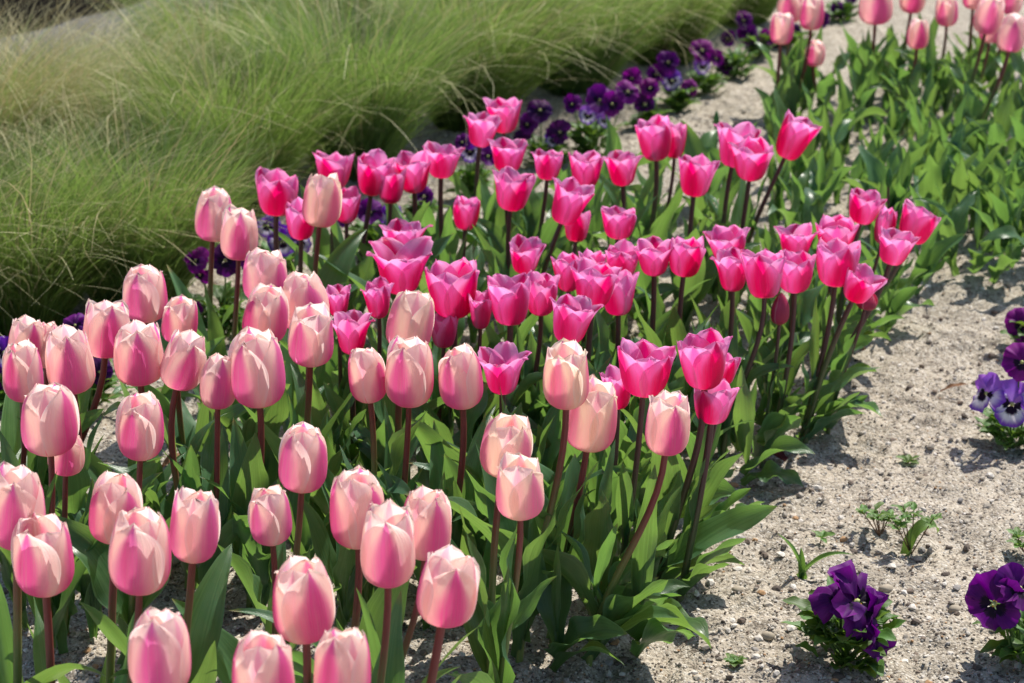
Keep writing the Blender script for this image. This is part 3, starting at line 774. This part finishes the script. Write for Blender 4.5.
# ------------------------------------------------------------------ pansies
def pansy_petal(r0, r1, wid, ang, lift, curl, ruff, zoff, seed):
    """fan-shaped petal from the throat outward; flower faces +z"""
    rs = np.random.default_rng(seed); p = rs.random(4) * 6.28
    nu, nv = 13, 8
    v = np.linspace(0, 1, nv); u = np.linspace(-1, 1, nu)
    UU, VV = np.meshgrid(u, v)
    prof = np.sqrt(np.clip(1 - (np.abs(UU)) ** 2.6, 0, 1))
    rad_ = r0 + (r1 - r0) * VV * (0.62 + 0.38 * prof)
    th = UU * wid * (0.35 + 0.65 * np.sin(np.clip(VV, 0, 1) * PI * 0.62) / math.sin(PI * 0.62) if True else 1)
    rr = rad_ * (1 + 0.03 * np.sin(UU * 11 + p[0]) * VV)
    x = rr * np.sin(th); y = rr * np.cos(th)
    z = zoff + lift * VV - curl * VV ** 3 * r1 + ruff * r1 * (np.sin(UU * 6 + p[1]) * 0.6 + np.sin(UU * 13 + p[2]) * 0.4) * VV ** 2
    c, s = math.cos(ang), math.sin(ang)
    P = np.stack([x * c - y * s, x * s + y * c, z], -1).reshape(-1, 3)
    return mesh("petal", P, grid_faces(nu, nv), np.stack([(UU + 1) / 2, VV], -1).reshape(-1, 2))

def pansy_flower(root, pos, face, size, colour, roll=0.0):
    R = size / 2
    fl = Buf()
    v, f, uv = tube([(0, 0, -R * .1), (0, 0, R * .02), (0, 0, R * .07)], [R * .08, R * .09, R * .03], 8); fl.add(v, f, uv)
    fo = fl.build("flower", M['pistil'], root)
    q = Vector(face).normalized()
    side = Vector((0, 0, 1)).cross(q).normalized() if abs(q.z) < .98 else Vector((1, 0, 0))
    upv = q.cross(side)
    R3 = Matrix((side, upv, q)).transposed()
    fo.matrix_local = Matrix.Translation(pos) @ R3.to_4x4() @ Matrix.Rotation(roll, 4, 'Z')
    top, fc = M['pansy_%s_top' % colour], M['pansy_%s_face' % colour]
    ru = lambda: random.uniform(.12, .28)
    for ang, wid, r1, z, m in ((rad(32), 1.0, 1.06, -.10, top), (rad(-30), 1.0, 1.04, -.07, top), (rad(98), .82, .92, -.02, fc), (rad(-98), .82, .92, -.01, fc), (rad(180), 1.05, .98, .03, fc)):
        link("petal", pansy_petal(R * .03, R * r1, wid, ang + random.uniform(-.1, .1), R * random.uniform(-.15, .38), random.uniform(-.25, .6), ru(), z * R, nseed()), m, fo)
    # stalk
    b = Vector((pos[0] * .35, pos[1] * .35, 0.01)); e = Vector(pos) - q * R * .1
    m_ = (b + e) / 2 + Vector((0, 0, .012)) - q * .012
    pts = [b * (1 - t) ** 2 + m_ * 2 * t * (1 - t) + e * t * t for t in [i / 6 for i in range(7)]]
    v, f, uv = tube(pts, [.0016] * 7, 6)
    link("stalk", mesh("stalk", v, f, uv), M['pansy_stem'], root)

def small_leaf(Ln, W, th0, th1, phi, seed, mat, root, loc):
    me = leaf_mesh(Ln, W, th0, th1, phi, .35, .10, random.uniform(-.4, .4), seed, .16, 1.2)
    o = link("leaf", me, mat, root); o.location = loc; return o

def pansy(px, py, label, flowers, height=.075, spread=.055, nleaf=44, group=None):
    base = ground_at(px, py); base.z -= .003
    root = empty("pansy", base); tag(root, label, "pansy", group)
    for i in range(nleaf):
        phi = random.uniform(0, 2 * PI); hz = height * random.uniform(.02, .75)
        d = spread * random.uniform(0, .5)
        small_leaf(random.uniform(.030, .056), random.uniform(.017, .029), rad(random.uniform(15, 60)), rad(random.uniform(60, 125)), phi, nseed(), M['pansy_leaf'], root,
                   (d * math.cos(phi), d * math.sin(phi), hz))
    st = Buf()
    for i in range(5):
        a = i * 1.26; v, f, uv = tube([(0, 0, 0), (.3 * spread * math.cos(a), .3 * spread * math.sin(a), height * .4), (.5 * spread * math.cos(a), .5 * spread * math.sin(a), height * .8)], [.0025, .002, .0014], 6)
        st.add(v, f, uv)
    st.build("stem", M['pansy_stem'], root)
    for fx, fy, size, colour, face in flowers:
        # flower seen at (fx, fy): find its height above the plant's own depth plane
        d = ray(fx, fy); t = (base.y - .25 * spread) / d.y; p = Vector((0, 0, CAM_H)) + d * t
        pos = p - base; pos.z = min(max(pos.z, .02), .16)
        pansy_flower(root, pos, face, size, colour, random.uniform(-.25, .25))
    return root

C_ = (0, -1, .45)
BED = "pansies edging the feathery grass"
pansy(5, 405, "violet pansy at the left edge under the far left pale tulips", [(4, 352, .05, 'violet', (.2, -1, .4)), (0, 375, .05, 'purple', (-.2, -1, .3))], group=BED)
pansy(92, 415, "dark purple pansy behind the slanting-stemmed pale tulip on the sand", [(75, 325, .045, 'purple', (0, -1, .8)), (100, 372, .045, 'dark', (.3, -1, .3)), (78, 378, .04, 'purple', (-.3, -1, .5))], .08, group=BED)
pansy(222, 335, "leafy dark plum pansy behind the two rear pale tulips on the sand", [(195, 252, .05, 'magenta', (-.8, -.8, .5)), (225, 258, .06, 'dark', (0, -1, .4)), (252, 262, .045, 'purple', (.4, -1, .3)), (200, 275, .04, 'magenta', (-.6, -1, 0)), (198, 308, .025, 'magenta', (-.6, -1, .3))], .10, .075, 64, group=BED)
pansy(280, 285, "violet and white faced pansy beneath the leftmost hot pink tulip", [(282, 241, .06, 'violet', (.1, -1, .35)), (268, 226, .05, 'violet', (-.2, -1, .9)), (300, 244, .045, 'violet', (.5, -1, .3))], .07, .06, 44, group=BED)
pansy(378, 262, "bright violet pansy with two faces among the back row stems", [(370, 212, .055, 'purple', (-.1, -1, .7)), (392, 216, .05, 'violet', (.3, -1, .35)), (345, 218, .04, 'purple', (-.5, -1, .6))], .07, .06, 44, group=BED)
pansy(424, 222, "small deep violet pansy alone on the sand between thin stems", [(424, 196, .045, 'purple', (.2, -1, .4))], .04, .035, 27, group=BED)
pansy(472, 195, "blue-violet pansy with a pale ringed face behind a pink tulip", [(470, 151, .05, 'violet', (0, -1, .25)), (488, 156, .045, 'purple', (.5, -1, .4)), (462, 142, .04, 'purple', (-.4, -1, .7))], .06, .05, 40, group=BED)
pansy(545, 165, "blackish plum pansy nearest the top pink tulips", [(540, 110, .062, 'dark', (0, -1, .7)), (560, 132, .058, 'dark', (.4, -1, .2)), (527, 124, .05, 'purple', (-.4, -1, .3)), (553, 140, .04, 'violet', (.2, -1, .2)), (520, 140, .045, 'dark', (-.6, -1, .3))], .07, .07, 51, group=BED)
pansy(592, 158, "bushy royal purple pansy with pale buds, fullest of the sandy edge", [(600, 100, .07, 'purple', (0, -1, .6)), (612, 104, .06, 'purple', (.3, -1, .25)), (588, 115, .045, 'lilac', (0, -1, .3)), (572, 104, .045, 'purple', (-.5, -1, .5)), (628, 84, .06, 'magenta', (.2, -1, .7)), (604, 120, .035, 'lilac', (.3, -1, .2))], .085, .08, 68, group=BED)
pansy(648, 128, "wine purple pansy with a dark face behind the bushy royal purple one", [(645, 104, .055, 'dark', (.2, -1, .15)), (650, 88, .05, 'magenta', (.3, -1, .5)), (632, 78, .05, 'magenta', (-.3, -1, .6))], .055, .06, 47, group=BED)
pansy(680, 108, "purple pansy with yellow-eyed violet face along the sand", [(668, 62, .06, 'purple', (0, -1, .7)), (672, 80, .055, 'violet', (.1, -1, .2)), (656, 74, .05, 'purple', (-.5, -1, .4)), (692, 88, .045, 'magenta', (.5, -1, .4))], .07, .065, 51, group=BED)
pansy(705, 90, "deep magenta pansy with a lilac throat towards the far end of the row", [(702, 50, .065, 'magenta', (0, -1, .6)), (703, 66, .045, 'lilac', (.1, -1, .2)), (716, 58, .045, 'magenta', (.5, -1, .3))], .06, .055, 44, group=BED)
pansy(735, 74, "leafy dark green pansy with few dusky blooms farther up the row", [(728, 38, .045, 'dark', (-.2, -1, .5)), (726, 66, .045, 'purple', (0, -1, .2))], .07, .065, 57, group=BED)
pansy(757, 56, "tall purple pansy with lilac faces in front of the far grass", [(748, 34, .06, 'purple', (0, -1, .6)), (752, 46, .045, 'violet', (.2, -1, .1)), (768, 38, .055, 'magenta', (.4, -1, .5)), (744, 20, .05, 'purple', (-.2, -1, .5))], .075, .065, 47, group=BED)
pansy(788, 50, "dusky pansy behind the left trio of far pale tulips", [(775, 50, .05, 'dark', (-.2, -1, .3)), (795, 32, .05, 'dark', (.2, -1, .4)), (822, 20, .05, 'dark', (.3, -1, .4))], .06, .06, 44, group=BED)
pansy(842, 22, "dusky purple pansy farthest away, at the top edge above the sand", [(838, 10, .05, 'purple', (-.2, -1, .4)), (850, -4, .05, 'dark', (.2, -1, .4))], .06, .06, 44, group=BED)
pansy(132, 300, "tiny lilac pansy lost in the feathery grass", [(126, 243, .022, 'lilac', (0, -1, .4)), (131, 241, .02, 'magenta', (.3, -1, .3)), (119, 257, .018, 'lilac', (-.2, -1, .3))], .09, .04, 27, group=BED)
FR = "pansies on the bare sand"
pansy(1012, 442, "lilac and white pansy with a black-blotched face by the right edge", [(1012, 404, .074, 'lilac', (-.1, -1, .45)), (986, 393, .066, 'lilac', (-.85, -.4, .55)), (1022, 362, .06, 'magenta', (0, -1, .5)), (1036, 395, .06, 'lilac', (.4, -1, .3))], .05, .06, 40, group=FR)
pansy(1030, 352, "deep plum pansy cut by the right edge, above the lilac one", [(1022, 325, .06, 'magenta', (-.2, -1, .4)), (1038, 335, .06, 'magenta', (.2, -1, .4))], .05, .05, 34, group=FR)
pansy(845, 666, "low bushy pansy with two large ruffled violet-purple blooms on bare sand", [(858, 602, .100, 'purple', (.75, -.45, .60)), (876, 628, .090, 'purple', (.95, -.50, .05)), (842, 600, .070, 'purple', (.2, -.5, .9))], .075, .085, 84, group=FR)
pansy(1024, 668, "dark purple pansy facing left at the lower right edge", [(994, 604, .078, 'purple', (-.55, -1, .22)), (1020, 588, .064, 'purple', (.1, -.9, .9))], .08, .065, 60, group=FR)

# ------------------------------------------------------------------ small growth and litter on the sand
def sprout(px, py, label):
    base = ground_at(px, py); base.z -= .003
    root = empty("sprout", base); tag(root, label, "sprout")
    for phi, Ln, th0, th1 in ((rad(165), .075, 8, 55), (rad(-8), .085, 25, 95), (rad(80), .045, 4, 10)):
        me = leaf_mesh(Ln, .011, rad(th0), rad(th1), phi, .7, .03, .15, nseed(), .8, 1.2)
        link("leaf", me, M['weed_leaf'], root)
sprout(801, 585, "young bulb sprout with three strap leaves beside the bushy pansy")

def weed(px, py, label, n, h, curl=False):
    base = ground_at(px, py); base.z -= .002
    root = empty("weed", base); tag(root, label, "weed")
    for i in range(n):
        a = random.uniform(0, 6.28); lean = random.uniform(.2, .8)
        tip = Vector((math.cos(a) * h * lean, math.sin(a) * h * lean * .7, h * random.uniform(.5, 1)))
        v, f, uv = tube([tip * t for t in (0, .35, .7, 1)], [.0011, .001, .0009, .0006], 5)
        link("stem", mesh("stem", v, f, uv), M['weed_stem'], root)
        for q in range(5):
            small_leaf(random.uniform(.012, .024), random.uniform(.007, .013), rad(random.uniform(40, 70)), rad(random.uniform(75, 110)), q * 1.3 + a, nseed(), M['weed_leaf'], root, tip * random.uniform(.75, 1.0))
    if curl:
        me = leaf_mesh(.075, .026, rad(6), rad(190), rad(20), .5, .08, .3, nseed(), .7, 2.2); link("leaf", me, M['weed_leaf'], root)
weed(911, 556, "weed with one curled hooded leaf and thin stems on the bare sand", 5, .070, True)
weed(880, 538, "low reddish-stemmed weed with small toothed leaves on the bare sand", 6, .045)
weed(820, 546, "tiny two-leaved seedling between the bed and the weeds", 1, .014)
weed(735, 672, "tiny pale green seedlings flat on the sand near the bed's front corner", 2, .012)
weed(1024, 560, "scrap of green weed at the right edge of the sand", 3, .03)
weed(905, 460, "faint tiny seedling on the sand above the curled weed", 1, .010)

def fallen(px, py, label, L, W, rz, mat, name="fallen_petal", cat="petal"):
    base = ground_at(px, py); base.z += .006
    me = leaf_mesh(L, W, rad(62), rad(100), 0, .5, .12, .3, nseed(), .3, 1.3)
    o = link(name, me, mat); o.location = base; o.rotation_euler = (0, 0, rz); tag(o, label, cat)
fallen(785, 466, "fallen dark red petal lying at the right rim of the tulip bed", .055, .032, 2.7, M['maroon'])
fallen(162, 478, "brown shrivelled leaf curled between the left pale tulip stems", .05, .018, .8, M['withered'], "withered_leaf", "dead leaf")
fallen(196, 640, "small withered yellow-brown leaf on the soil near the front stems", .04, .012, 1.2, M['withered'], "withered_leaf", "dead leaf")
fallen(940, 397, "dark dry leaf scrap on the sand right of the tulip bed", .05, .010, .1, M['withered'], "withered_leaf", "dead leaf")

def stone(px, py, size, label):
    base = ground_at(px, py)
    v = ico_v.copy(); f = ico_f
    # one subdivision, then uneven lumps
    vs = [tuple(x) for x in v]; cache = {}; nf = []
    def mid(a, b):
        key = (min(a, b), max(a, b))
        if key not in cache:
            m = (np.array(vs[a]) + np.array(vs[b])) / 2; m /= np.linalg.norm(m); vs.append(tuple(m)); cache[key] = len(vs) - 1
        return cache[key]
    for a, b, c in f:
        ab, bc, ca_ = mid(a, b), mid(b, c), mid(c, a); nf += [(a, ab, ca_), (b, bc, ab), (c, ca_, bc), (ab, bc, ca_)]
    v = np.array(vs) * (1 + .28 * (rng.random((len(vs), 1)) - .5)) * size * np.array([1.1, .9, .65])
    o = link("stone", mesh("stone", v, nf, smooth=True), M['clod']); o.location = base + Vector((0, 0, size * .2)); tag(o, label, "stone", "stones on the sand")
for px, py, size, label in ((812, 130, .020, "pale rounded stone at the left end of the far tulip bed"), (737, 597, .007, "brown pebble beside the front corner of the tulip bed"),
                            (955, 615, .009, "grey-beige pebble between the two front pansies"), (922, 478, .008, "dark crumb of soil above the curled weed"),
                            (768, 640, .008, "tan pebble left of the bushy pansy"), (885, 598, .009, "ochre pebble just above the bushy pansy")):
    stone(px, py, size, label)

# ------------------------------------------------------------------ feather grass tussocks
def tussock(px, py, R, H, label, nb, straw=0.15, lean=(0, 0)):
    base = ground_at(px, py); base.z -= .01
    root = empty("feather_grass", base); tag(root, label, "ornamental grass", "feather grass tussocks")
    def blades(n, hmin, hmax, bend, wid, rr, seed):
        rs = np.random.default_rng(seed)
        nv = 11
        t = np.linspace(0, 1, nv)
        a = rs.random(n) * 6.283; a = a + .55 * np.sin(a * 5 + seed) * 0.5; d = R * rr * np.sqrt(rs.random(n))
        Ln = H * (hmin + (hmax - hmin) * rs.random(n))
        out = a + rs.normal(0, .45, n)
        th0 = np.abs(rs.normal(.10, .12, n)) + .5 * d / R; bd = bend * (0.35 + rs.random(n) ** 1.2)
        th = th0[:, None] + bd[:, None] * t[None] ** 1.7
        ds = Ln / (nv - 1)
        hx = np.cumsum(np.concatenate([np.zeros((n, 1)), np.sin((th[:, 1:] + th[:, :-1]) / 2) * ds[:, None]], 1), 1)
        hz = np.cumsum(np.concatenate([np.zeros((n, 1)), np.cos((th[:, 1:] + th[:, :-1]) / 2) * ds[:, None]], 1), 1)
        swirl = rs.normal(0, .5, n)[:, None] * t[None] ** 2
        x = (d * np.cos(a))[:, None] + hx * np.cos(out[:, None] + swirl) + lean[0] * t[None] ** 1.5 * Ln[:, None]
        y = (d * np.sin(a))[:, None] + hx * np.sin(out[:, None] + swirl) + lean[1] * t[None] ** 1.5 * Ln[:, None]
        z = np.maximum(hz, 0.004)
        w = wid * (1 - .8 * t[None] ** 1.3) * (0.55 + 1.3 * rs.random(n) ** 2.5)[:, None]
        fa = rs.random(n) * PI
        ox, oy = np.cos(fa)[:, None] * w, np.sin(fa)[:, None] * w
        P = np.stack([np.stack([x - ox, y - oy, z], -1), np.stack([x + ox, y + oy, z], -1)], 2).reshape(-1, 3)
        idx = (np.arange(n) * nv * 2)[:, None] + (np.arange(nv - 1) * 2)[None]
        F = np.stack([idx, idx + 1, idx + 3, idx + 2], -1).reshape(-1, 4)
        uu = np.repeat(rs.random(n), nv * 2); vv = np.tile(np.repeat(t, 2), n)
        return P, F, np.stack([uu, vv], -1)
    P, F, U = blades(int(nb * 1.15), .45, 1.05, 0.72, .00095, .62, nseed()); link("blades", mesh("blades", P, F, U), M['grass'], root)
    P, F, U = blades(int(nb * straw * 1.0), .85, 1.4, 1.6, .00105, .5, nseed()); link("seed_heads", mesh("seed_heads", P, F, U), M['straw'], root)
    prof = [(R * .55, -.01), (R * .5, .02), (R * .34, .05), (R * .12, .065), (.002, .066)]
    v = [(r * math.cos(2 * PI * i / 14) * (1 + .12 * math.sin(i * 2.3)), r * math.sin(2 * PI * i / 14) * (1 + .12 * math.cos(i * 1.7)), z) for r, z in prof for i in range(14)]
    link("crown", mesh("crown", v, grid_faces(14, 5, 0, True)), M['grass_base'], root)

tussock(20, 325, .12, .38, "feathery green grass tussock at the left edge behind the pale tulips", 4200, .10, (.08, -.05))
tussock(138, 298, .12, .38, "yellow-green grass tussock drooping towards the rear pale tulips", 4200, .08, (.05, -.05))
tussock(235, 208, .12, .44, "grass tussock left of centre behind the leftmost hot pink tulip", 4200, .06, (.0, -.05))
tussock(352, 165, .13, .47, "dense green grass tussock above the back row of pink tulips", 4400, .10, (.05, -.05))
tussock(468, 122, .13, .47, "grass tussock with long pale seed strands above the top pink tulips", 4400, .12, (.12, -.05))
tussock(572, 86, .13, .43, "soft yellow-green grass tussock drooping over the purple pansies", 4200, .08, (.06, -.10))
tussock(660, 56, .14, .40, "shaded grass tussock farther along the purple pansies", 3600, .06, (.0, -.05))
tussock(735, 22, .14, .38, "farthest grass tussock at the top edge by the far pansies", 3400, .06, (.0, -.05))
tussock(-40, 200, .16, .40, "straw-topped grass tussock at the left edge with dry tangled seed heads", 3600, .70, (.24, -.05))
tussock(85, 185, .16, .36, "grass tussock with a swept tangle of straw strands below the grey path", 3600, .50, (.15, -.03))
tussock(225, 110, .16, .38, "upright green grass tussock in front of the grey path", 3800, .10, (.0, 0))
tussock(320, 55, .16, .44, "brownish-topped grass tussock right of the grey path", 3400, .60, (.05, 0))
tussock(440, 10, .17, .46, "grass tussock with straw tips behind the dense green one", 3400, .40, (.0, 0))
tussock(560, -22, .18, .42, "bright green grass tussock at the top edge behind the yellow-green one", 3400, .06, (.0, 0))
tussock(660, -50, .18, .40, "pale green grass tussock at the top edge behind the shaded one", 3200, .06, (.0, 0))
tussock(-110, 330, .17, .38, "grass tussock whose blades reach in from beyond the left edge", 3000, .18, (.2, 0))
tussock(150, 128, .13, .25, "short grass tussock pressed against the near rim of the grey path", 3200, .30, (.1, 0))
